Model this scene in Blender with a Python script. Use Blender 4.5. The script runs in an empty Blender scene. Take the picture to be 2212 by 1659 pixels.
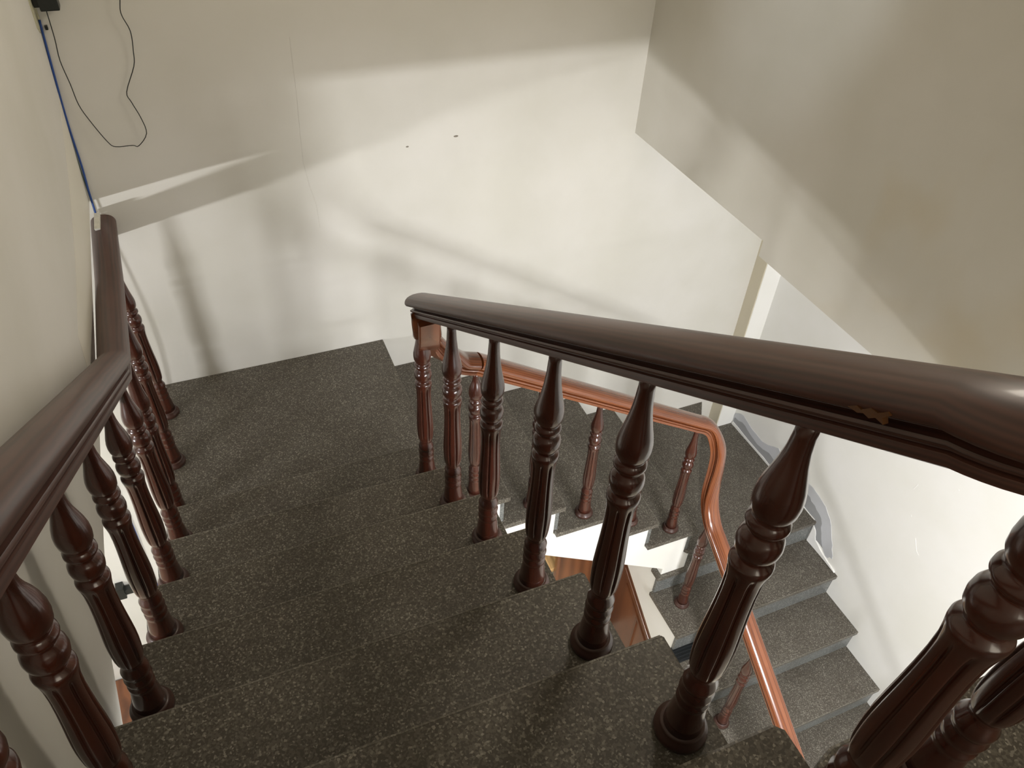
import bpy, bmesh, math, random
from mathutils import Vector, Matrix
random.seed(4)
S = bpy.context.scene
COL = S.collection

# ---------------------------------------------------------------- camera
RIGHT = Vector((0.9248533, -0.37767225, 0.04483347))
UP = Vector((0.22187216, 0.63152014, 0.74293678))
FWD = Vector((0.30889984, 0.67716024, -0.66785844))
cam_data = bpy.data.cameras.new('camera')
cam = bpy.data.objects.new('camera', cam_data)
COL.objects.link(cam)
m3 = Matrix((RIGHT, UP, -FWD)).transposed()
cam.matrix_world = Matrix.Translation((-0.5276, -1.8231, 2.1560)) @ m3.to_4x4()
cam_data.sensor_fit = 'HORIZONTAL'
cam_data.sensor_width = 36.0
cam_data.lens = 1661.0 / 2212.0 * 36.0
cam_data.clip_start = 0.02
S.camera = cam

# ---------------------------------------------------------------- world, lights, exposure
w = bpy.data.worlds.new('world')
S.world = w
w.use_nodes = True
w.node_tree.nodes['Background'].inputs[0].default_value = (0.9, 0.92, 1.0, 1)
w.node_tree.nodes['Background'].inputs[1].default_value = 0.05

def area(name, loc, aim, sx, sy, power, color, spread=180):
    l = bpy.data.lights.new(name, 'AREA')
    l.shape = 'RECTANGLE'; l.size = sx; l.size_y = sy
    l.energy = power; l.color = color; l.spread = math.radians(spread)
    o = bpy.data.objects.new(name, l); COL.objects.link(o)
    o.location = loc
    o.rotation_euler = (Vector(aim) - Vector(loc)).to_track_quat('-Z', 'Y').to_euler()
    return o
# two wall lamps of the lower storey; the areas after them are added fill
area('tube_lamp_hall', (0.42, -4.05, 0.27), (0.42, 0.8, 0.20), 0.75, 0.05, 62, (0.985, 0.99, 1.0))
area('tube_lamp_side_room', (-2.95, -1.3, 0.40), (-0.5, 0.8, 0.45), 0.45, 0.035, 46, (0.99, 0.99, 1.0))
area('top_fill_upstairs', (0.1, -2.6, 3.9), (0.1, -1.6, 0.0), 1.4, 1.4, 2, (1.0, 0.88, 0.72))  # added ambient fill from above, no fixture known
area('side_fill_upstairs', (1.15, -0.15, 2.75), (-.9, 0.05, 2.35), 0.45, 0.55, 20, (1.0, 0.91, 0.77))  # added fill for the upstairs walls that spares the treads; no window known
area('hall_fill_upstairs', (0.1, -4.5, 2.5), (0.3, 0.8, 1.3), 1.5, 1.0, 22, (1.0, 0.90, 0.74))  # added weak fill from behind the viewer
area('fill_understairs', (0.8, -2.3, 0.69), (1.2, -0.4, -1.2), 0.6, 0.6, 74, (0.985, 0.99, 1.0))  # added fill to brighten the lower flights
sp = bpy.data.lights.new('fill_spot_upstairs', 'SPOT')  # added spot for the cool pool on the right wall, source unseen
sp.energy = 75; sp.spot_size = math.radians(17); sp.spot_blend = 1.0; sp.shadow_soft_size = .05; sp.color = (.80, .90, 1.0)
spo = bpy.data.objects.new('fill_spot_upstairs', sp); COL.objects.link(spo)
spo.location = (-0.55, -1.0, 3.4)
spo.rotation_euler = (Vector((1.19, 0.05, 1.62)) - Vector(spo.location)).to_track_quat('-Z', 'Y').to_euler()

vs = S.view_settings
vs.view_transform = 'Standard'; vs.look = 'None'; vs.gamma = 1.0; vs.use_curve_mapping = False
vs.exposure = 0.0

# ---------------------------------------------------------------- materials
def mat(name):
    m = bpy.data.materials.new(name); m.use_nodes = True
    nt = m.node_tree; b = nt.nodes['Principled BSDF']
    return m, nt, b
def N(nt, t, **k):
    n = nt.nodes.new(t)
    for a, v in k.items(): setattr(n, a, v)
    return n
def coords(nt, scale=(1, 1, 1)):
    tc = N(nt, 'ShaderNodeTexCoord'); mp = N(nt, 'ShaderNodeMapping')
    mp.inputs['Scale'].default_value = scale
    geo = N(nt, 'ShaderNodeNewGeometry')
    nt.links.new(geo.outputs['Position'], mp.inputs['Vector'])
    return mp.outputs['Vector']
def ramp(nt, fac, stops, interp='LINEAR'):
    r = N(nt, 'ShaderNodeValToRGB'); r.color_ramp.interpolation = interp
    e = r.color_ramp.elements
    while len(e) < len(stops): e.new(0.5)
    for i, (p, c) in enumerate(stops):
        e[i].position = p; e[i].color = (c[0], c[1], c[2], 1)
    nt.links.new(fac, r.inputs['Fac'])
    return r.outputs['Color']
def mix(nt, fac, a, b, mode='MIX'):
    x = N(nt, 'ShaderNodeMix', data_type='RGBA', blend_type=mode)
    if isinstance(fac, float): x.inputs[0].default_value = fac
    else: nt.links.new(fac, x.inputs[0])
    nt.links.new(a, x.inputs[6]); nt.links.new(b, x.inputs[7])
    return x.outputs[2]
def bump(nt, b, h, strength, dist):
    n = N(nt, 'ShaderNodeBump'); n.inputs['Strength'].default_value = strength; n.inputs['Distance'].default_value = dist
    nt.links.new(h, n.inputs['Height']); nt.links.new(n.outputs['Normal'], b.inputs['Normal'])

def plaster(name, base, var=0.05, rough=0.6, stain=None):
    m, nt, b = mat(name)
    v = coords(nt)
    n1 = N(nt, 'ShaderNodeTexNoise'); n1.inputs['Scale'].default_value = 2.3; n1.inputs['Detail'].default_value = 5
    nt.links.new(v, n1.inputs['Vector'])
    lo = [c * (1 - var * 1.2) for c in base]; lo[2] *= 0.97
    hi = [min(1, c * (1 + var * .5)) for c in base]
    col = ramp(nt, n1.outputs['Fac'], [(0.35, lo), (0.65, hi)])
    if stain:
        n3 = N(nt, 'ShaderNodeTexNoise'); n3.inputs['Scale'].default_value = 1.5; n3.inputs['Detail'].default_value = 3
        n3.inputs['Distortion'].default_value = .4
        nt.links.new(v, n3.inputs['Vector'])
        f = ramp(nt, n3.outputs['Fac'], [(0.60, (0, 0, 0)), (0.72, (.45, .45, .45))])
        sc = N(nt, 'ShaderNodeRGB'); sc.outputs[0].default_value = (*stain, 1)
        col = mix(nt, f, col, sc.outputs[0])
    nt.links.new(col, b.inputs['Base Color'])
    b.inputs['Roughness'].default_value = rough
    n2 = N(nt, 'ShaderNodeTexNoise'); n2.inputs['Scale'].default_value = 5.0; n2.inputs['Detail'].default_value = 8
    nt.links.new(v, n2.inputs['Vector'])
    bump(nt, b, n2.outputs['Fac'], 0.25, 0.004)
    return m
M_WALL = plaster('wall_paint', (0.70, 0.68, 0.635), 0.05, 0.55)
M_WALLR = plaster('wall_paint_stained', (0.70, 0.675, 0.62), 0.05, 0.5, (0.62, 0.52, 0.34))
M_LOW = plaster('wall_paint_lower', (0.88, 0.87, 0.845), 0.03, 0.55)
M_STR = plaster('stringer_paint', (0.88, 0.87, 0.84), 0.03, 0.5)
M_PATCH = plaster('light_filler', (0.60, 0.61, 0.65), 0.08, 0.7)
M_PATCHD = plaster('damp_filler', (0.36, 0.365, 0.38), 0.12, 0.7)
M_CRUMB = plaster('fresh_plaster', (0.9, 0.89, 0.88), 0.03, 0.8)
M_STRIP = plaster('strip_paint', (0.78, 0.745, 0.66), 0.03, 0.5)
M_COL = plaster('column_side_tan', (0.66, 0.60, 0.47), 0.04, 0.55)
M_CEIL = plaster('ceiling_paint', (0.80, 0.78, 0.73), 0.03, 0.7)

def terrazzo(name, dark, mid, lite):
    m, nt, b = mat(name)
    v = coords(nt)
    vo = N(nt, 'ShaderNodeTexVoronoi'); vo.inputs['Scale'].default_value = 300
    nt.links.new(v, vo.inputs['Vector'])
    sep = N(nt, 'ShaderNodeSeparateColor'); nt.links.new(vo.outputs['Color'], sep.inputs['Color'])
    c1 = ramp(nt, sep.outputs[0], [(0.0, dark), (0.45, [d * 1.5 for d in dark]), (0.72, mid), (0.86, [(a + c) / 2 for a, c in zip(mid, lite)]), (0.955, lite)], 'CONSTANT')
    vo2 = N(nt, 'ShaderNodeTexVoronoi'); vo2.inputs['Scale'].default_value = 120
    nt.links.new(v, vo2.inputs['Vector'])
    sep2 = N(nt, 'ShaderNodeSeparateColor'); nt.links.new(vo2.outputs['Color'], sep2.inputs['Color'])
    sel = ramp(nt, sep2.outputs[1], [(0.0, (0, 0, 0)), (0.95, (1, 1, 1))], 'CONSTANT')
    d2 = ramp(nt, vo2.outputs['Distance'], [(0.30, (1, 1, 1)), (0.42, (0, 0, 0))])
    mul = N(nt, 'ShaderNodeMath', operation='MULTIPLY')
    nt.links.new(sel, mul.inputs[0]); nt.links.new(d2, mul.inputs[1])
    lc = N(nt, 'ShaderNodeRGB'); lc.outputs[0].default_value = (*[min(1, c * .8) for c in lite], 1)
    col = mix(nt, mul.outputs[0], c1, lc.outputs[0])
    n1 = N(nt, 'ShaderNodeTexNoise'); n1.inputs['Scale'].default_value = 6; n1.inputs['Detail'].default_value = 3
    nt.links.new(v, n1.inputs['Vector'])
    g = ramp(nt, n1.outputs['Fac'], [(0.3, (0.86, 0.84, 0.80)), (0.7, (1.12, 1.13, 1.10))])
    col = mix(nt, 1.0, col, g, 'MULTIPLY')
    nt.links.new(col, b.inputs['Base Color'])
    b.inputs['Roughness'].default_value = 0.42
    b.inputs['Specular IOR Level'].default_value = 0.35
    return m
M_TER = terrazzo('terrazzo', (0.076, 0.067, 0.056), (0.130, 0.117, 0.100), (0.27, 0.25, 0.22))
M_GLINT = terrazzo('terrazzo_edge_glint', (0.125, 0.114, 0.098), (0.18, 0.166, 0.145), (0.28, 0.26, 0.23))  # paler copy for the highlight painted along the nosings
M_TERR = terrazzo('terrazzo_riser', (0.11, 0.115, 0.115), (0.17, 0.175, 0.175), (0.32, 0.32, 0.31))

def wood(name, c_dark, c_light, rough=0.25, coat=0.35, scale=9.0, axis=(1, 1, 0.12), src='Object'):
    m, nt, b = mat(name)
    tc = N(nt, 'ShaderNodeTexCoord'); mp = N(nt, 'ShaderNodeMapping')
    mp.inputs['Scale'].default_value = [a * scale for a in axis]
    nt.links.new(tc.outputs[src], mp.inputs['Vector'])
    n1 = N(nt, 'ShaderNodeTexNoise'); n1.inputs['Scale'].default_value = 2.0; n1.inputs['Detail'].default_value = 6; n1.inputs['Distortion'].default_value = .6
    nt.links.new(mp.outputs['Vector'], n1.inputs['Vector'])
    wv = N(nt, 'ShaderNodeTexWave'); wv.inputs['Scale'].default_value = 1.4; wv.inputs['Distortion'].default_value = 5; wv.inputs['Detail'].default_value = 3
    nt.links.new(mp.outputs['Vector'], wv.inputs['Vector'])
    a = N(nt, 'ShaderNodeMath', operation='ADD'); nt.links.new(n1.outputs['Fac'], a.inputs[0])
    ml = N(nt, 'ShaderNodeMath', operation='MULTIPLY'); ml.inputs[1].default_value = 0.35
    nt.links.new(wv.outputs['Fac'], ml.inputs[0]); nt.links.new(ml.outputs[0], a.inputs[1])
    col = ramp(nt, a.outputs[0], [(0.35, c_dark), (0.9, c_light)])
    nt.links.new(col, b.inputs['Base Color'])
    b.inputs['Roughness'].default_value = rough
    b.inputs['Coat Weight'].default_value = coat
    b.inputs['Coat Roughness'].default_value = 0.12
    return m
M_WDARK = wood('mahogany_rail', (0.040, 0.016, 0.011), (0.088, 0.034, 0.023), 0.42, 0.16, 9, (4, .25, 1), 'UV')
M_WBAL = wood('mahogany_baluster', (0.036, 0.010, 0.006), (0.072, 0.018, 0.009), 0.24, 0.4, 8)
M_WORA = wood('orange_rail_lit', (0.115, 0.028, 0.009), (0.25, 0.072, 0.020), 0.24, 0.5, 9, (4, .22, 1), 'UV')  # orange varnish, with some of the lamp light put into the colour
M_WPAN = wood('wood_panel', (0.085, 0.028, 0.010), (0.20, 0.072, 0.026), 0.35, 0.25, 3, (1.2, 1.2, .25))
M_WPAL = wood('pale_wood', (0.42, 0.23, 0.08), (0.80, 0.52, 0.24), 0.4, 0.1, 9, (1, .3, 2))

def plain(name, c, rough=0.5, metal=0.0):
    m, nt, b = mat(name)
    v = coords(nt)
    n1 = N(nt, 'ShaderNodeTexNoise'); n1.inputs['Scale'].default_value = 60
    nt.links.new(v, n1.inputs['Vector'])
    col = ramp(nt, n1.outputs['Fac'], [(0.3, [x * .9 for x in c]), (0.7, [min(1, x * 1.1) for x in c])])
    nt.links.new(col, b.inputs['Base Color'])
    b.inputs['Roughness'].default_value = rough; b.inputs['Metallic'].default_value = metal
    return m
M_BLACK = plain('black_plastic', (0.012, 0.014, 0.012), 0.4)
M_BLUE = plain('blue_cable', (0.015, 0.06, 0.26), 0.4)
M_TEAL = plain('grey_green_cable', (0.10, 0.14, 0.12), 0.5)
M_NAVY = plain('navy_box', (0.008, 0.014, 0.05), 0.5)
M_TAPE = plain('yellowed_tape', (0.58, 0.55, 0.38), 0.4)
M_TAG = plain('pale_paper', (0.8, 0.78, 0.7), 0.6)
M_RUB = plain('black_rubber', (0.010, 0.012, 0.014), 0.45)
M_SPOT = plain('scuff', (0.25, 0.22, 0.18), 0.8)
M_FLOOR = terrazzo('pale_floor_tile', (0.50, 0.46, 0.38), (0.58, 0.54, 0.46), (0.7, 0.66, 0.58))

# ---------------------------------------------------------------- helpers
def link_bm(name, bm, m, parent=None, smooth=False, bevel=0.0):
    me = bpy.data.meshes.new(name)
    bmesh.ops.recalc_face_normals(bm, faces=bm.faces)
    if bevel > 0:
        es = [e for e in bm.edges if len(e.link_faces) == 2 and e.calc_face_angle(0) > 0.5]
        bmesh.ops.bevel(bm, geom=es, offset=bevel, segments=2, affect='EDGES', profile=0.7)
    bm.to_mesh(me); bm.free()
    if smooth:
        for p in me.polygons: p.use_smooth = True
    me.materials.append(m)
    o = bpy.data.objects.new(name, me); COL.objects.link(o)
    if parent: o.parent = parent
    return o
def prism(bm, poly, a, b, axis='z'):
    """poly: 2D points; extruded from a to b along axis. x->(y,z), y->(x,z), z->(x,y)"""
    def P(p, t):
        return {'x': (t, p[0], p[1]), 'y': (p[0], t, p[1]), 'z': (p[0], p[1], t)}[axis]
    lo = [bm.verts.new(P(p, a)) for p in poly]; hi = [bm.verts.new(P(p, b)) for p in poly]
    n = len(poly)
    bm.faces.new(lo[::-1]); bm.faces.new(hi)
    for i in range(n):
        bm.faces.new((lo[i], lo[(i + 1) % n], hi[(i + 1) % n], hi[i]))
def box_bm(x0, x1, y0, y1, z0, z1):
    bm = bmesh.new(); prism(bm, [(x0, y0), (x1, y0), (x1, y1), (x0, y1)], z0, z1, 'z'); return bm
def box(name, x0, x1, y0, y1, z0, z1, m, parent=None, bevel=0.0):
    return link_bm(name, box_bm(x0, x1, y0, y1, z0, z1), m, parent, bevel=bevel)
def poly_obj(name, poly, a, b, axis, m, parent=None, bevel=0.0):
    bm = bmesh.new(); prism(bm, poly, a, b, axis)
    return link_bm(name, bm, m, parent, bevel=bevel)
def tag(o, label=None, cat=None, group=None, kind=None):
    if label: o['label'] = label
    if cat: o['category'] = cat
    if group: o['group'] = group
    if kind: o['kind'] = kind
    return o
def empty(name, loc=(0, 0, 0)):
    o = bpy.data.objects.new(name, None); COL.objects.link(o); o.location = loc; o.empty_display_size = .05
    return o
def struct(o): o['kind'] = 'structure'; return o
def tube(name, pts, r, m, parent=None, res=8, smooth=True):
    pts = [Vector(p) for p in pts]
    if smooth:   # Catmull-Rom
        q = []
        for i in range(len(pts) - 1):
            p0 = pts[max(i - 1, 0)]; p1 = pts[i]; p2 = pts[i + 1]; p3 = pts[min(i + 2, len(pts) - 1)]
            for k in range(4):
                t = k / 4
                q.append(.5 * ((2 * p1) + (-p0 + p2) * t + (2 * p0 - 5 * p1 + 4 * p2 - p3) * t * t + (-p0 + 3 * p1 - 3 * p2 + p3) * t ** 3))
        q.append(pts[-1]); pts = q
    bm = bmesh.new(); rings = []
    for i, p in enumerate(pts):
        t = (pts[min(i + 1, len(pts) - 1)] - pts[max(i - 1, 0)]).normalized()
        a = Vector((0, 1, 0)) if abs(t.y) < .9 else Vector((1, 0, 0))
        s = t.cross(a).normalized(); u = s.cross(t)
        rings.append([bm.verts.new(p + r * (math.cos(2 * math.pi * k / res) * s + math.sin(2 * math.pi * k / res) * u)) for k in range(res)])
    for a, b in zip(rings, rings[1:]):
        for k in range(res): bm.faces.new((a[k], a[(k + 1) % res], b[(k + 1) % res], b[k]))
    bm.faces.new(rings[0][::-1]); bm.faces.new(rings[-1])
    return link_bm(name, bm, m, parent, smooth=True)

# ---------------------------------------------------------------- stair geometry data
R = 0.17
Y = {1: 0.0, 2: -.273, 3: -.547, 4: -.814, 5: -1.070, 6: -1.322, 7: -1.557}
WELL = -1.607                 # edge of the upper landing over the well
XL = -0.885                   # left edge of the upper flight
X0, GM = 0.040, 0.257         # middle flight nosings x = X0 + j*GM
YI = -0.073                   # inner edge of the middle flight
YB = 0.86                     # back wall behind the middle flight
LX = 1.165; LY = -0.060; GL = 0.254; NL = 6
def back_y(x): return 0.828 + 0.018 * max(0.0, min(x, 2.1)) - 0.004 * min(0, x)
FZ = -2.25                    # floor of the lower storey

# ---------------------------------------------------------------- structure
# back wall, slightly out of square
bm = bmesh.new()
prism(bm, [(-4.2, back_y(-.9)), (0, back_y(0)), (2.35, back_y(2.35)), (2.35, 1.1), (-4.2, 1.1)], FZ, 4.1, 'z')
struct(link_bm('wall_back', bm, M_WALL))
# left wall of the upper storey; leans a little into the stairwell
bm = bmesh.new()
pf = [(.85, .835), (.50, .820), (-.1, .775), (-.2, .757), (-.57, .738), (-.82, .708), (-.91, .63), (-1.02, .55), (-4.7, .55), (-4.7, 4.1), (.85, 4.1)]
fr = [bm.verts.new((-.908 + .058 * (z - .77), y, z)) for y, z in pf]; bk = [bm.verts.new((-1.02, y, z)) for y, z in pf]
bm.faces.new(fr); bm.faces.new(bk[::-1])
for i in range(len(pf)):
    j = (i + 1) % len(pf); bm.faces.new((fr[i], bk[i], bk[j], fr[j]))
wl = struct(link_bm('wall_left', bm, M_WALL))
struct(box('ceiling', -4.2, -1.02, -4.7, .9, .91, 1.19, M_CEIL))
# right walls: upper part stands proud of the lower part, its lower edge drops near the camera
wr = struct(poly_obj('wall_right', [(-4.7, .74), (-.055, .74), (-.055, .80), (.86, .80), (.86, 4.1), (-4.7, 4.1)], 1.19, 2.5, 'x', M_WALLR))
wl2 = struct(box('wall_right', 2.19, 2.5, -4.7, .86, FZ, .80, M_LOW))
tr = struct(box('trim_1', 2.075, 2.195, .775, .87, -1.25, .80, M_LOW))
colside = struct(box('trim_2', 2.070, 2.0755, .777, .87, -1.25, .80, M_COL))  # thin tan sheet, darker than the column's front
struct(box('wall_left', -4.4, -4.2, -4.7, 1.1, FZ, 4.1, M_LOW))
struct(box('wall_front', -4.4, 2.5, -4.9, -4.7, FZ, 4.1, M_WALL))
struct(box('ceiling', -4.4, 2.5, -4.9, 1.1, 4.1, 4.2, M_CEIL))
struct(box('floor', -4.4, 2.5, -4.9, 1.1, FZ - .1, FZ, M_FLOOR))
# upper landing: slab with a terrazzo top
up = struct(empty('floor', (0, -1.6, 1.19)))
def child(o, parent):
    o.parent = parent; o.matrix_parent_inverse = Matrix.Translation(-Vector(parent.location)); return o
child(poly_obj('concrete_slab', [(-.905, Y[7] - .03), (-.02, Y[7] - .03), (0, WELL - .015), (1.20, WELL - .015), (1.20, -4.7), (-.905, -4.7)], .715, 1.162, 'z', M_STR), up)
child(poly_obj('terrazzo_slab', [(-.905, Y[7]), (-.012, Y[7]), (0, Y[7] - .012), (0, WELL - .03), (.012, WELL - .010), (.04, WELL), (1.19, WELL), (1.19, -4.7), (-.905, -4.7)], 1.162, 1.19, 'z', M_TER, bevel=.004), up)

# ---------------------------------------------------------------- staircase
st = tag(empty('staircase', (0, 0, 0)), 'dark speckled terrazzo staircase turning down around an open well, with white stringers', 'staircase')
TH = .026
def tread(poly, z, parent=st, nose=None):
    t = poly_obj('tread', poly, z - TH, z, 'z', M_TER, parent, bevel=.0035)
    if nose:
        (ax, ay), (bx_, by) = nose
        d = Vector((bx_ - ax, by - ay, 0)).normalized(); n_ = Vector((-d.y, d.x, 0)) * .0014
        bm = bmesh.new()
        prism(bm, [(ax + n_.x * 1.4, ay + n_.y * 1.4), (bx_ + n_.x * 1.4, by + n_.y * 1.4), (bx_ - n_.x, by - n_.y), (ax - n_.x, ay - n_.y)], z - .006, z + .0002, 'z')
        link_bm('edge_glint', bm, M_GLINT, t)  # pale strip paints the light caught by the nosing edge
    return t
def riser(x0, x1, y0, y1, z0, z1):
    return box('riser', x0, x1, y0, y1, z0, z1, M_TERR, st)
# upper flight
for k in range(1, 7):
    y0, y1 = Y[k], Y[k + 1] - .02
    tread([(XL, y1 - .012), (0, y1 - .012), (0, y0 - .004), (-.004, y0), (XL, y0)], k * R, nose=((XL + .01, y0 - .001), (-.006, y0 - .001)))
for k in range(1, 8):
    riser(XL + .01, -.02, Y[k] - .034, Y[k] - .018, (k - 1) * R - (0 if k > 1 else .0), k * R - TH)
# body of the upper flight
prof = [(YB - .03, -TH - .001)]
prof += [(Y[1] - .034, -TH - .001)]
for k in range(1, 7):
    prof += [(Y[k] - .034, k * R - TH - .001), (Y[k + 1] - .034, k * R - TH - .001)]
prof += [(Y[7] - .034, .716), (Y[7] + .06, .716)]
prof += [(.10, -.29), (.10, -.16), (YB - .03, -.16)]
poly_obj('stringer', prof, XL + .012, -.018, 'x', M_STR, st)
# quarter landing
poly_obj('landing_slab', [(XL, -.03), (X0 - .006, -.03), (X0, -.024), (X0, back_y(0)), (XL, back_y(0))], -TH, 0, 'z', M_TER, st, bevel=.0035)
# middle flight
for j in range(1, 6):
    xa = X0 + (j - 1) * GM - .03; xb = X0 + j * GM
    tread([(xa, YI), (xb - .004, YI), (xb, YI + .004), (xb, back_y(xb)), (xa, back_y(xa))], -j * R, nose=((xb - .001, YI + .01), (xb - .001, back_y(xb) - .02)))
for j in range(0, 6):
    x = X0 + j * GM
    riser(x - .034, x - .018, -.05, back_y(x), -(j + 1) * R, -j * R - TH)
# winder (tread 6) and the lower landing (tread 7)
x5 = X0 + 5 * GM
tread([(x5 - .03, YI + .025), (x5 - .02, YI + .010), (x5 + .018, YI + .006), (x5 + .03, YI + .012), (1.985, back_y(2)), (x5 - .03, back_y(1.3))], -6 * R)
bm = bmesh.new()
prism(bm, [(x5 - .02, -.045), (x5 + .010, -.045), (1.965, back_y(2)), (x5 - .02, back_y(1.3))], -7 * R, -6 * R - TH, 'z')
link_bm('riser', bm, M_TERR, st)
tread([(LX, LY - .004), (LX + .02, LY - .008), (2.19, LY + .006), (2.19, .86), (LX + .05, .86), (LX + .05, .01), (LX, .004)], -7 * R)
# body of the middle flight
mp_ = [(X0 - .034, -TH - .001)]
for j in range(0, 5):
    x = X0 + j * GM
    mp_ += [(x - .034, -(j + 1) * R - TH - .001), (x + GM - .034, -(j + 1) * R - TH - .001)]
mp_ += [(x5 - .034, -6 * R - TH - .001), (x5 + .004, -6 * R - TH - .001), (x5 + .004, -7 * R - TH), (1.19, -7 * R - TH), (1.19, -.355 - .66 * 1.19), (-.02, -.342), (-.02, -TH - .001)]
poly_obj('stringer', mp_, -.047, .80, 'y', M_STR, st)
# lower flight, coming back towards the viewer
for i in range(1, NL):
    yn = LY - i * GL
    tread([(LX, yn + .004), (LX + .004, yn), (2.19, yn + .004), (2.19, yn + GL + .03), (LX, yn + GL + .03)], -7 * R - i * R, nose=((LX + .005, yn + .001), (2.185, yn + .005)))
for i in range(0, NL):
    yn = LY - i * GL
    riser(LX + .018, 2.19, yn + .018, yn + .034, -7 * R - (i + 1) * R, -7 * R - i * R - TH)
lp = [(.80, -7 * R - TH - .001), (LY + .034, -7 * R - TH - .001)]
for i in range(1, NL + 1):
    yn = LY - i * GL
    lp += [(yn + GL + .034, -7 * R - i * R - TH - .001), (yn + .034, -7 * R - i * R - TH - .001)]
yend = LY - NL * GL + .034
lp += [(yend, -8 * R - NL * R + .02), (yend + .2, -8 * R - NL * R - .2 + .1), (.23, -1.455), (.80, -1.455)]
lp[-3] = (yend + .10, -1.61 + .67 * (yend + .10))
poly_obj('stringer', lp, LX + .02, 2.19, 'x', M_STR, st)

# ---------------------------------------------------------------- understair panelling
cup = tag(empty('understair_cupboard', (1.2, -.03, FZ)), 'brown wooden panelled cupboard built in under the lower stairs', 'cupboard')
def under(name, poly, a, b, axis, m, parent=cup, bevel=0):
    o = poly_obj(name, poly, a, b, axis, m, None, bevel=bevel)
    o.parent = parent; o.matrix_parent_inverse = Matrix.Translation(-Vector(cup.location)); return o
zl = lambda x: -.357 - .66 * x
under('back_panel', [(.785, FZ), (1.199, FZ), (1.199, -1.25), (.785, -1.25)], .305, .32, 'y', M_WPAN)
under('corner_post', [(.775, FZ), (.793, FZ), (.793, -1.25), (.775, -1.25)], .298, .325, 'y', M_WPAN, bevel=.002)
def zy(y): return min(-1.455, -1.61 + .67 * y)
under('front_panel', [(.76, FZ), (-1.0, FZ), (-1.0, zy(-1.0) + .01), (.23, -1.45), (.76, -1.45)], 1.200, 1.215, 'x', M_WPAN)
for d0, d1, t in ((.0, .035, .012), (.045, .070, .018), (.085, .10, .010)):
    under('moulding', [(.23, -1.456 - d0), (-1.0, zy(-1.0) - d0), (-1.0, zy(-1.0) - d1), (.23, -1.456 - d1)], 1.200 - t, 1.201, 'x', M_WPAN, bevel=.003)
under('moulding', [(.20, -1.62), (-.9, zy(-.9) - .185), (-.9, zy(-.9) - .20), (.20, -1.635)], 1.191, 1.201, 'x', M_WPAN)
under('moulding', [(.05, -2.2), (.05, -1.745), (.035, -1.755), (.035, -2.2)], 1.191, 1.201, 'x', M_WPAN)

# ---------------------------------------------------------------- balusters
def prof_r(H):
    k = H - .66
    p = [(.022, .0290), (.045, .0272), (.070, .0248), (.086, .0228), (.090, .0222), (.095, .0240), (.103, .0240), (.107, .0212), (.116, .0236), (.126, .0248),
         (.133, .0215), (.138, .0215), (.142, .0236), (.151, .0240), (.158, .0205), (.166, .0188)]
    q = [(.172, .0165), (.177, .0200), (.185, .0228), (.198, .0248), (.215, .0260), (.235, .0266), (.255, .0265), (.28, .0255), (.31, .0240), (.34, .0228), (.37, .0222),
         (.395, .0228), (.410, .0242), (.420, .0256)]
    t = [(.426, .0258), (.430, .0240), (.434, .0190), (.438, .0185), (.443, .0222), (.450, .0252), (.459, .0264), (.468, .0256), (.475, .0226), (.480, .0184),
         (.484, .0176), (.488, .0215), (.493, .0245), (.498, .0242), (.503, .0205), (.506, .0185), (.511, .0215), (.519, .0248), (.530, .0260), (.542, .0256), (.556, .0232),
         (.572 + .1 * k, .0195), (.592 + .4 * k, .0155), (.612 + .7 * k, .0128), (.635 + k, .0115), (.66 + k, .0112)]
    return p, q, t
def smooth_prof(seq, n=2):
    out = []
    for i in range(len(seq) - 1):
        for s in range(n):
            f = s / n
            out.append((seq[i][0] * (1 - f) + seq[i + 1][0] * f, seq[i][1] * (1 - f) + seq[i + 1][1] * f))
    out.append(seq[-1]); return out
_bal = {}
def baluster_meshes(H):
    key = round(H, 3)
    if key in _bal: return _bal[key]
    p, q, t = prof_r(H)
    SEG = 96
    bm = bmesh.new(); rings = []
    full = [(z, r, 0) for z, r in p] + [(z, r, 1) for z, r in smooth_prof(q)] + [(z, r, 0) for z, r in t]
    for z, r, fl in full:
        ring = []
        for s in range(SEG):
            a = 2 * math.pi * s / SEG
            rr = r
            if fl:
                g = max(0.0, math.cos(8 * a)) ** 5
                env = min(1, max(0, (z - .176) / .035)) * min(1, max(0, (.418 - z) / .02))
                rr = r - (.0052 * g + .0006) * env
            ring.append(bm.verts.new((rr * math.cos(a), rr * math.sin(a), z)))
        rings.append(ring)
    for a, b in zip(rings, rings[1:]):
        for s in range(SEG): bm.faces.new((a[s], a[(s + 1) % SEG], b[(s + 1) % SEG], b[s]))
    bm.faces.new(rings[0][::-1]); bm.faces.new(rings[-1])
    me = bpy.data.meshes.new('baluster'); bm.to_mesh(me); bm.free()
    for f in me.polygons: f.use_smooth = True
    me.materials.append(M_WBAL)
    # base ring
    bm = bmesh.new(); SEG = 40; rings = []
    for z, r in [(0, .0385), (.003, .0400), (.010, .0400), (.014, .0385), (.018, .0345), (.021, .0340), (.024, .0325), (.025, .0290)]:
        rings.append([bm.verts.new((r * math.cos(2 * math.pi * s / SEG), r * math.sin(2 * math.pi * s / SEG), z)) for s in range(SEG)])
    for a, b in zip(rings, rings[1:]):
        for s in range(SEG): bm.faces.new((a[s], a[(s + 1) % SEG], b[(s + 1) % SEG], b[s]))
    bm.faces.new(rings[0][::-1]); bm.faces.new(rings[-1])
    mb = bpy.data.meshes.new('base_ring'); bm.to_mesh(mb); bm.free()
    for f in mb.polygons: f.use_smooth = True
    mb.materials.append(M_WDARK)
    _bal[key] = (me, mb)
    return _bal[key]
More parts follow.
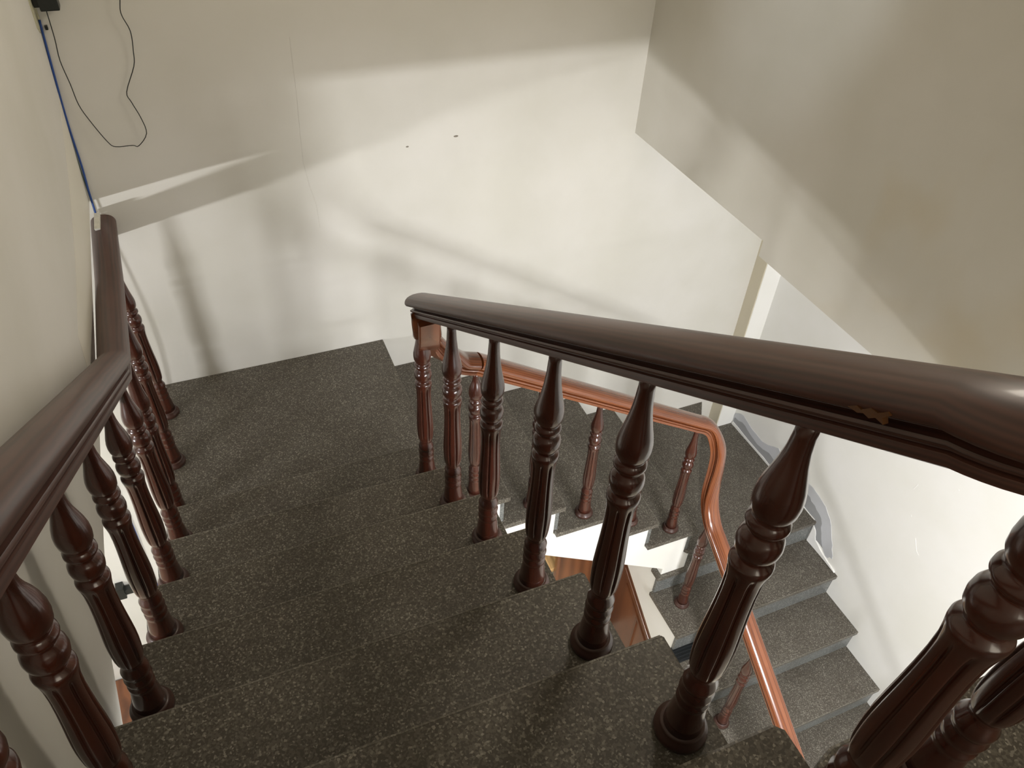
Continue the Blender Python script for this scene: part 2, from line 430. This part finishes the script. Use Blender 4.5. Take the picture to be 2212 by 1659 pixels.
def baluster(parent, foot, top):
    foot = Vector(foot); top = Vector(top)
    d = top - foot; H = d.length
    me, mb = baluster_meshes(H)
    o = bpy.data.objects.new('baluster', me); COL.objects.link(o); o.parent = parent
    o.location = foot - Vector(parent.location)
    o.rotation_mode = 'QUATERNION'
    o.rotation_quaternion = Vector((0, 0, 1)).rotation_difference(d.normalized()) @ Matrix.Rotation(random.uniform(0, .8), 3, 'Z').to_quaternion()
    b = bpy.data.objects.new('base_ring', mb); COL.objects.link(b); b.parent = o
    return o

# ---------------------------------------------------------------- handrails
HALF = [(.0, .0), (.0235, .0), (.0262, .0025), (.0266, .009), (.0262, .0145), (.0225, .0160), (.0222, .0178), (.0252, .0190), (.0262, .0225), (.0250, .0262), (.0205, .0280), (.0172, .0300),
        (.0165, .0335), (.0185, .0362), (.0240, .0372), (.0290, .0380), (.0338, .0415), (.0360, .0480), (.0354, .0550), (.0325, .0620), (.0272, .0682), (.0200, .0725), (.0110, .0752), (.0, .0760)]
HALF = [(x * 1.13, z * .83) for x, z in HALF]
SECT = HALF[1:-1] + [HALF[-1]] + [(-x, z) for x, z in HALF[1:-1]][::-1]
def handrail(name, path, sides, m, parent, kx=1.0, kz=1.0):
    P = [Vector(p) for p in path]; n = len(P)
    bm = bmesh.new(); rings = []
    for i in range(n):
        s = Vector(sides[i]); wx = s.length; s.normalize()
        t0 = (P[i] - P[i - 1]).normalized() if i > 0 else (P[1] - P[0]).normalized()
        t1 = (P[i + 1] - P[i]).normalized() if i < n - 1 else t0
        t = (t0 + t1).normalized()
        u = s.cross(t).normalized()
        k = min(1.6, 1 / max(.5, t.dot(t0)))
        s2 = t.cross(u).normalized()
        if s2.dot(s) < 0: s2 = -s2
        if wx > 1.2: s2 = s; u = Vector((0, 0, 1)); k = 1.0
        else: wx = 1.0
        rings.append([bm.verts.new(P[i] + s2 * x * wx * kx + u * z * k * kz) for x, z in SECT])
    L = len(SECT)
    for a, b in zip(rings, rings[1:]):
        for q in range(L): bm.faces.new((a[q], a[(q + 1) % L], b[(q + 1) % L], b[q]))
    bm.faces.new(rings[0][::-1]); bm.faces.new(rings[-1])
    acc = 0.0; uvl = bm.loops.layers.uv.new('UVMap'); vi = {}
    for i, ring in enumerate(rings):
        if i: acc += (P[i] - P[i - 1]).length
        for q, v_ in enumerate(ring): vi[v_] = (abs(q - L / 2) * .006, acc)
    for f in bm.faces:
        for l_ in f.loops: l_[uvl].uv = vi[l_.vert]
    o = link_bm(name, bm, m, None, smooth=False)
    for p in o.data.polygons: p.use_smooth = True
    for e in o.data.edges: pass
    es = o.modifiers.new('edges', 'EDGE_SPLIT'); es.split_angle = math.radians(34)
    if parent:
        o.parent = parent; o.matrix_parent_inverse = Matrix.Translation(-Vector(parent.location))
    return o
def catmull(pts, n=5):
    V = [Vector(p) for p in pts]; q = []
    for i in range(len(V) - 1):
        p0 = V[max(i - 1, 0)]; p1 = V[i]; p2 = V[i + 1]; p3 = V[min(i + 2, len(V) - 1)]
        for k in range(n):
            t = k / n
            q.append(.5 * ((2 * p1) + (-p0 + p2) * t + (2 * p0 - 5 * p1 + 4 * p2 - p3) * t * t + (-p0 + 3 * p1 - 3 * p2 + p3) * t ** 3))
    q.append(V[-1]); return q

# --- right railing (upper flight and upper landing)
RX = -.056
rr_ = tag(empty('stair_railing', (RX, 0, 0)), 'dark mahogany railing on the right of the upper flight, nearest the well', 'railing', 'turned wooden stair railings')
def rz(y): return 1.075 + .6225 * (-.51 - y)
LV = 1.788; B8X = .125
path = [(1.15, -1.672, LV), (.4, -1.672, LV)]; sides = [(0, 1, 0), (0, 1, 0)]
for i in range(13):          # quarter turn at the corner of the well
    a_ = math.radians(270 - 90 * i / 12); f_ = i / 12
    path.append((RX + .065 + .065 * math.cos(a_), -1.607 + .065 * math.sin(a_), LV + (rz(-1.607) - LV) * f_ * f_))
    sides.append((-math.cos(a_), -math.sin(a_), 0))
for y in (-1.55, -1.0, -.5, -.155):
    path.append((RX, y, rz(y))); sides.append((1, 0, 0))
hr_ = handrail('handrail', path, sides, M_WDARK, rr_)
for k in range(1, 7):
    y = Y[k] - .143
    baluster(rr_, (RX, y, k * R), (RX, y, rz(y) + .004))
baluster(rr_, (-.034, -1.668, 7 * R), (-.030, -1.672, LV + .004))
baluster(rr_, (B8X, -1.672, 7 * R), (B8X, -1.695, LV + .004))
baluster(rr_, (B8X + .25, -1.672, 7 * R), (B8X + .25, -1.695, LV + .004))
M_FLECK = plain('worn_varnish', (0.105, 0.042, 0.012), 0.35)
pts_ = [(-1.519, 1.744), (-1.526, 1.751), (-1.531, 1.751), (-1.538, 1.759), (-1.545, 1.760), (-1.552, 1.768), (-1.555, 1.766), (-1.550, 1.760), (-1.553, 1.755), (-1.545, 1.755), (-1.540, 1.750), (-1.534, 1.750), (-1.529, 1.746)]
fl = poly_obj('worn_spot', [(y - .003, z + .004) for y, z in pts_], -.0975, -.092, 'x', M_FLECK)
fl.parent = hr_

# --- left railing
lr = tag(empty('stair_railing', (-.84, 0, 0)), 'dark mahogany railing on the left of the stairs, beside the tan wall', 'railing', 'turned wooden stair railings')
def lz(y): return .793 + .612 * (-.10 - y)
def lx(y): return -.845 + .030 * (-.10 - y)
lp_ = [(-.884, .826, .695), (-.866, .40, .727), (-.847, -.10, .793)]
l2 = [(-.835, -.10, .787), (lx(-.7), -.7, lz(-.7)), (lx(-1.4), -1.4, lz(-1.4)), (lx(-2.2), -2.2, lz(-2.2))]
handrail('handrail', lp_ + l2[1:], [(-1, 0, 0)] * 6, M_WDARK, lr, .97, 1.35)
for y in (.65, .375, .115):
    x = -.865 + .0
    f = (.826 - y) / .926
    baluster(lr, (x, y, 0), (-.884 + .039 * f, y, .695 + .070 * f + (.0 if f < .46 else (f - .46) * .05) + .006))
for k in range(1, 7):
    y = Y[k] - .143 if k < 6 else Y[k] - .095
    baluster(lr, (-.846 if k < 6 else -.842, y, k * R), (lx(y) + (.0 if k < 6 else -.002), y, lz(y) + .004))

# --- lower railing (orange varnish, lamp light partly put into its colour) round the well
lo = tag(empty('stair_railing', (.7, 0, 0)), 'glossy orange-brown railing following the lower stairs round the well', 'railing', 'turned wooden stair railings')
def mz(x): return .474 - .612 * (x - .138)
def wz(y): return -.690 + .665 * (y + .145)
goose = catmull([(RX, -.236, .880), (RX + .003, -.222, .820), (RX + .012, -.178, .745), (RX + .028, -.085, .672), (RX + .060, -.045, .605), (.050, -.012, .540), (.100, 0, .484), (.16, 0, mz(.16))], 6)
gs = [Vector(v).normalized() for v in catmull([(1, 0, 0), (1, -.05, 0), (1, -.2, 0), (.9, -.45, 0), (.7, -.75, 0), (.35, -.95, 0), (.05, -1, 0), (0, -1, 0)], 6)]
M_WMID = wood('brown_rail', (0.07, 0.020, 0.008), (0.15, 0.043, 0.015), 0.26, 0.45, 9, (4, .22, 1), 'UV')
g2 = handrail('handrail', goose, gs, M_WMID, lo)
g2['label'] = 'short twisted drop piece where the rail leaves the dark rail above'
oc = [(.155, 0, mz(.155)), (.5, 0, mz(.5)), (1.0, 0, mz(1.0)), (1.16, 0, mz(1.16)), (1.225, -.001, mz(1.225)), (1.262, -.010, -.245), (1.282, -.030, -.305), (1.288, -.042, -.39),
      (1.289, -.052, -.49), (1.290, -.072, -.575), (1.290, -.11, -.645), (1.290, -.17, wz(-.17) - .004), (1.290, -.30, wz(-.30)), (1.290, -.9, wz(-.9)), (1.290, -1.55, wz(-1.55))]
os_ = [(0, -1, 0)] * 4 + [(-.1, -1, 0), (-.4, -.9, 0), (-.7, -.7, 0), (-.8, -.55, 0), (-.9, -.4, 0), (-1, -.2, 0), (-1, -.05, 0)] + [(-1, 0, 0)] * 4
handrail('handrail', catmull(oc, 5), [Vector(v).normalized() for v in catmull(os_, 5)], M_WORA, lo)
for j in range(1, 6):
    x = X0 + j * GM - .128
    baluster(lo, (x, -.008, -j * R), (x, 0, mz(x) + .004))
for i in range(1, 6):
    y = LY - i * GL + .165
    baluster(lo, (1.290, y, -7 * R - i * R), (1.290, y, wz(y) + .004))

# ---------------------------------------------------------------- plaster damage on the lower right wall
def wallpatch(name, pts, t, m, x=2.19):
    bm = bmesh.new(); prism(bm, pts, x - t, x + .002, 'x')
    return link_bm(name, bm, m, wl2)
def wob(pts, a=.006, n=3):
    out = []
    for i in range(len(pts)):
        p = pts[i]; q = pts[(i + 1) % len(pts)]
        for k in range(n):
            f = k / n; j = 0 if k == 0 else a
            out.append((p[0] * (1 - f) + q[0] * f + random.uniform(-j, j), p[1] * (1 - f) + q[1] * f + random.uniform(-j, j)))
    return out
Z7 = -7 * R
wallpatch('filler_patch', wob([(.77, Z7), (.77, -1.10), (.70, -1.06), (.60, -1.085), (.50, -1.09), (.43, -1.06), (.37, -1.02), (.30, -1.06), (.22, Z7)]), .002, M_PATCH)
wallpatch('filler_patch', wob([(.765, Z7), (.76, -1.13), (.66, -1.11), (.58, -1.13), (.50, -1.135), (.42, -1.11), (.35, -1.12), (.31, Z7)]), .004, M_PATCHD)
wallpatch('filler_patch', wob([(.22, Z7), (.19, -1.05), (.12, -1.02), (.03, -1.03), (-.06, -1.05), (-.14, -1.12), (-.20, -1.22), (-.235, -1.30), (-.19, -1.33), (-.05, Z7)]), .002, M_PATCH)
wallpatch('filler_patch', wob([(.20, Z7), (.17, -1.10), (.08, -1.09), (0, -1.11), (-.07, -1.14), (-.11, -1.22), (-.16, -1.30), (-.08, -1.30), (-.045, Z7 - .02), (.0, Z7)]), .004, M_PATCHD)
wallpatch('crumbled_plaster', wob([(.77, Z7), (.765, Z7 + .022), (.6, Z7 + .016), (.45, Z7 + .020), (.3, Z7 + .012), (.1, Z7 + .010), (-.04, Z7 + .004), (-.04, Z7)], .003), .008, M_CRUMB)
wallpatch('crumbled_plaster', wob([(-.05, -1.225), (-.075, -1.245), (-.10, -1.30), (-.16, -1.325), (-.25, -1.345), (-.285, -1.358), (-.05, -1.358)], .003), .008, M_CRUMB)
# seams and marks
def tiny(name, x0, x1, y0, y1, z0, z1, m, parent): return box(name, x0, x1, y0, y1, z0, z1, m, parent)
wb = bpy.data.objects['wall_back']
for x, z, a, b in ((.195, .878, .006, .003), (.388, .893, .010, .004), (-.741, 1.234, .010, .003)):
    ring = [(x + a * math.cos(t * math.pi / 4), z + b * math.sin(t * math.pi / 4)) for t in range(8)]
    poly_obj('scuff_mark', ring, back_y(x) - .0012, back_y(x) + .01, 'y', M_SPOT, wb)
# hairline crack in the back wall and light scratches on the lower right wall
cr = [(-.178, 1.30), (-.181, 1.121), (-.188, .98), (-.192, .872), (-.182, .78), (-.167, .70), (-.165, .60)]
bm = bmesh.new()
for (xa, za), (xb, zb) in zip(cr, cr[1:]):
    prism(bm, [(xa - .0004, za), (xa + .0004, za), (xb + .0004, zb), (xb - .0004, zb)], .8276, .84, 'y')
link_bm('hairline_crack', bm, plain('crack_line', (.60, .58, .53), .9), wb)
for (ya, za), (yb, zb) in (((-.427, -.465), (-.420, -.506)), ((-.547, -.72), (-.582, -.773)), ((-.582, -.773), (-.602, -.783)), ((-.589, -.321), (-.592, -.327)), ((-.474, -.633), (-.478, -.640))):
    bm = bmesh.new(); prism(bm, [(ya, za), (ya + .003, za), (yb + .003, zb), (yb, zb)], 2.189, 2.2, 'x')
    link_bm('scratch', bm, M_CRUMB, wl2)
# leaning strip follows the wall
bm = bmesh.new()
sp_ = [(.50, 1.062), (.18, .985), (-.10, .955), (-.13, .785), (.50, .821), (.828, .834), (.828, 1.20), (.65, 1.12)]
fr = []; bk = []
for y, z in sp_:
    xw = -.908 + .058 * (z - .77)
    fr.append(bm.verts.new((xw + .0004, y, z))); bk.append(bm.verts.new((xw - .01, y, z)))
bm.faces.new(fr); bm.faces.new(bk[::-1])
for i in range(len(sp_)):
    j = (i + 1) % len(sp_); bm.faces.new((fr[i], bk[i], bk[j], fr[j]))
link_bm('plaster_strip', bm, M_STRIP, wl)

# ---------------------------------------------------------------- cables and small things
def xw(z): return -.908 + .058 * (z - .77)
pts = [(-.866, .822, 1.404), (-.876, .822, 1.267), (-.886, .822, 1.10), (-.889, .822, .96), (-.893, .815, .88), (-.895, .81, .80), (-.898, .81, .74), (-.899, .79, .60), (-.905, .76, .2), (-.92, .79, -.3)]
tag(tube('cable', pts, .0032, M_BLUE), 'blue network cable running down the corner beside the left wall', 'cable')
pts = [(-.876, .823, 1.404), (-.886, .823, 1.24), (-.892, .823, 1.08), (-.896, .823, .95), (-.8975, .823, .84), (-.8995, .820, .775)]
tag(tube('cable', pts, .0018, M_TEAL), 'thin grey-green cable taped in the corner left of the blue one', 'cable')
tp = tag(box('adhesive_tape', -.903 + .035, -.864, .819, .826, 1.405, 1.50, M_TAPE), 'yellowed tape strip holding the cables at the top of the corner', 'tape')
bm = bmesh.new()
q = [(.825, 1.50), (.825, 1.40), (.80, 1.375), (.765, 1.40), (.74, 1.50)]
fr = [bm.verts.new((xw(z) + .002, y, z)) for y, z in q]; bk = [bm.verts.new((xw(z) - .004, y, z)) for y, z in q]
bm.faces.new(fr); bm.faces.new(bk[::-1])
for i in range(5): j = (i + 1) % 5; bm.faces.new((fr[i], bk[i], bk[j], fr[j]))
tag(link_bm('adhesive_tape', bm, M_TAPE), 'yellowish tape patch on the left wall at the top corner', 'tape')
box('anchor_stub', -.859, -.851, .818, .83, 1.376, 1.388, M_BLACK, wb, bevel=.002)
pa = tag(empty('power_adapter', (-.825, .80, 1.44)), 'black power adapter high in the left corner with a thin hanging loop of wire', 'adapter')
o = box('casing', -.0255, .024, -.022, .026, -.004, .075, M_BLACK, pa, bevel=.004)
o = box('plug', -.040, -.022, -.010, .020, .004, .060, M_BLACK, pa, bevel=.003)
cord = [(-.838, .80, 1.437), (-.842, .812, 1.356), (-.848, .815, 1.291), (-.842, .815, 1.222), (-.838, .815, 1.158), (-.821, .812, 1.105), (-.791, .808, 1.036), (-.772, .806, 1.018), (-.723, .806, 1.016), (-.705, .806, 1.012),
        (-.672, .808, 1.049), (-.676, .812, 1.10), (-.690, .815, 1.150), (-.695, .815, 1.183), (-.655, .815, 1.257), (-.645, .815, 1.30), (-.638, .812, 1.359), (-.650, .81, 1.41), (-.640, .808, 1.46), (-.63, .808, 1.55)]
c = tube('wire', [(x + .825, y - .80, z - 1.44) for x, y, z in cord], .0014, M_BLACK, pa)
# pale paper tag tucked at the end of the left rail
bm = bmesh.new(); prism(bm, [(.715, .785), (.815, .785), (.815, .80), (.70, .80)], -.900, -.884, 'x')
tag(link_bm('paper_wedge', bm, M_TAG), 'pale paper wedge stuck between the left wall and the end of the handrail', 'paper')
# things glimpsed in the lower storey
mt = tag(empty('ridged_mat', (1.235, -.315, -9 * R)), 'black ridged rubber foot mat lying on a lower step', 'mat')
box('mat_base', -.055, .075, -.055, .035, 0, .006, M_RUB, mt, bevel=.002)
for i in range(5):
    box('ridge', -.052, .072, -.050 + i * .018, -.042 + i * .018, .005, .011, M_RUB, mt, bevel=.002)
cab = tag(empty('low_table', (.62, .55, FZ)), 'pale striped-grain wooden table under the landing', 'table')
box('table_top', -.25, .25, -.22, .30, .78, .81, M_WPAL, cab, bevel=.004)
for sx in (-.22, .22):
    for sy in (-.19, .27):
        box('leg', sx - .02, sx + .02, sy - .02, sy + .02, 0, .78, M_WPAL, cab)
bx = tag(empty('storage_box', (.70, .50, FZ + .81)), 'dark navy box standing on the pale wooden table', 'box')
box('body', -.10, .045, -.02, .12, 0, .16, M_NAVY, bx, bevel=.004)
box('lid', -.104, .049, -.024, .124, .16, .185, M_NAVY, bx, bevel=.004)
rt = tag(empty('wall_socket_box', (-1.345, .80, -1.18)), 'small black device box fixed on the bright lower wall', 'device')
box('casing', -.03, .005, -.02, .028, -.05, .03, M_BLACK, rt, bevel=.004)
box('bracket', .0, .045, -.01, .02, -.035, .0, M_BLACK, rt, bevel=.003)
tag(tube('cable', [(-1.19, .822, -.4), (-1.195, .822, -.8), (-1.205, .822, -1.1), (-1.20, .822, -1.5), (-1.19, .822, -2.24)], .004, M_BLUE), 'blue cable hanging down the bright lower wall', 'cable')
sh = tag(empty('wooden_cabinet', (-1.62, .60, FZ)), 'small orange-brown wooden cabinet on the lower floor against the wall', 'cabinet')
box('carcass', -.16, .16, -.2, .215, 0, .26, M_WPAN, sh, bevel=.004)
box('cabinet_top', -.18, .18, -.22, .22, .26, .29, M_WPAN, sh, bevel=.004)
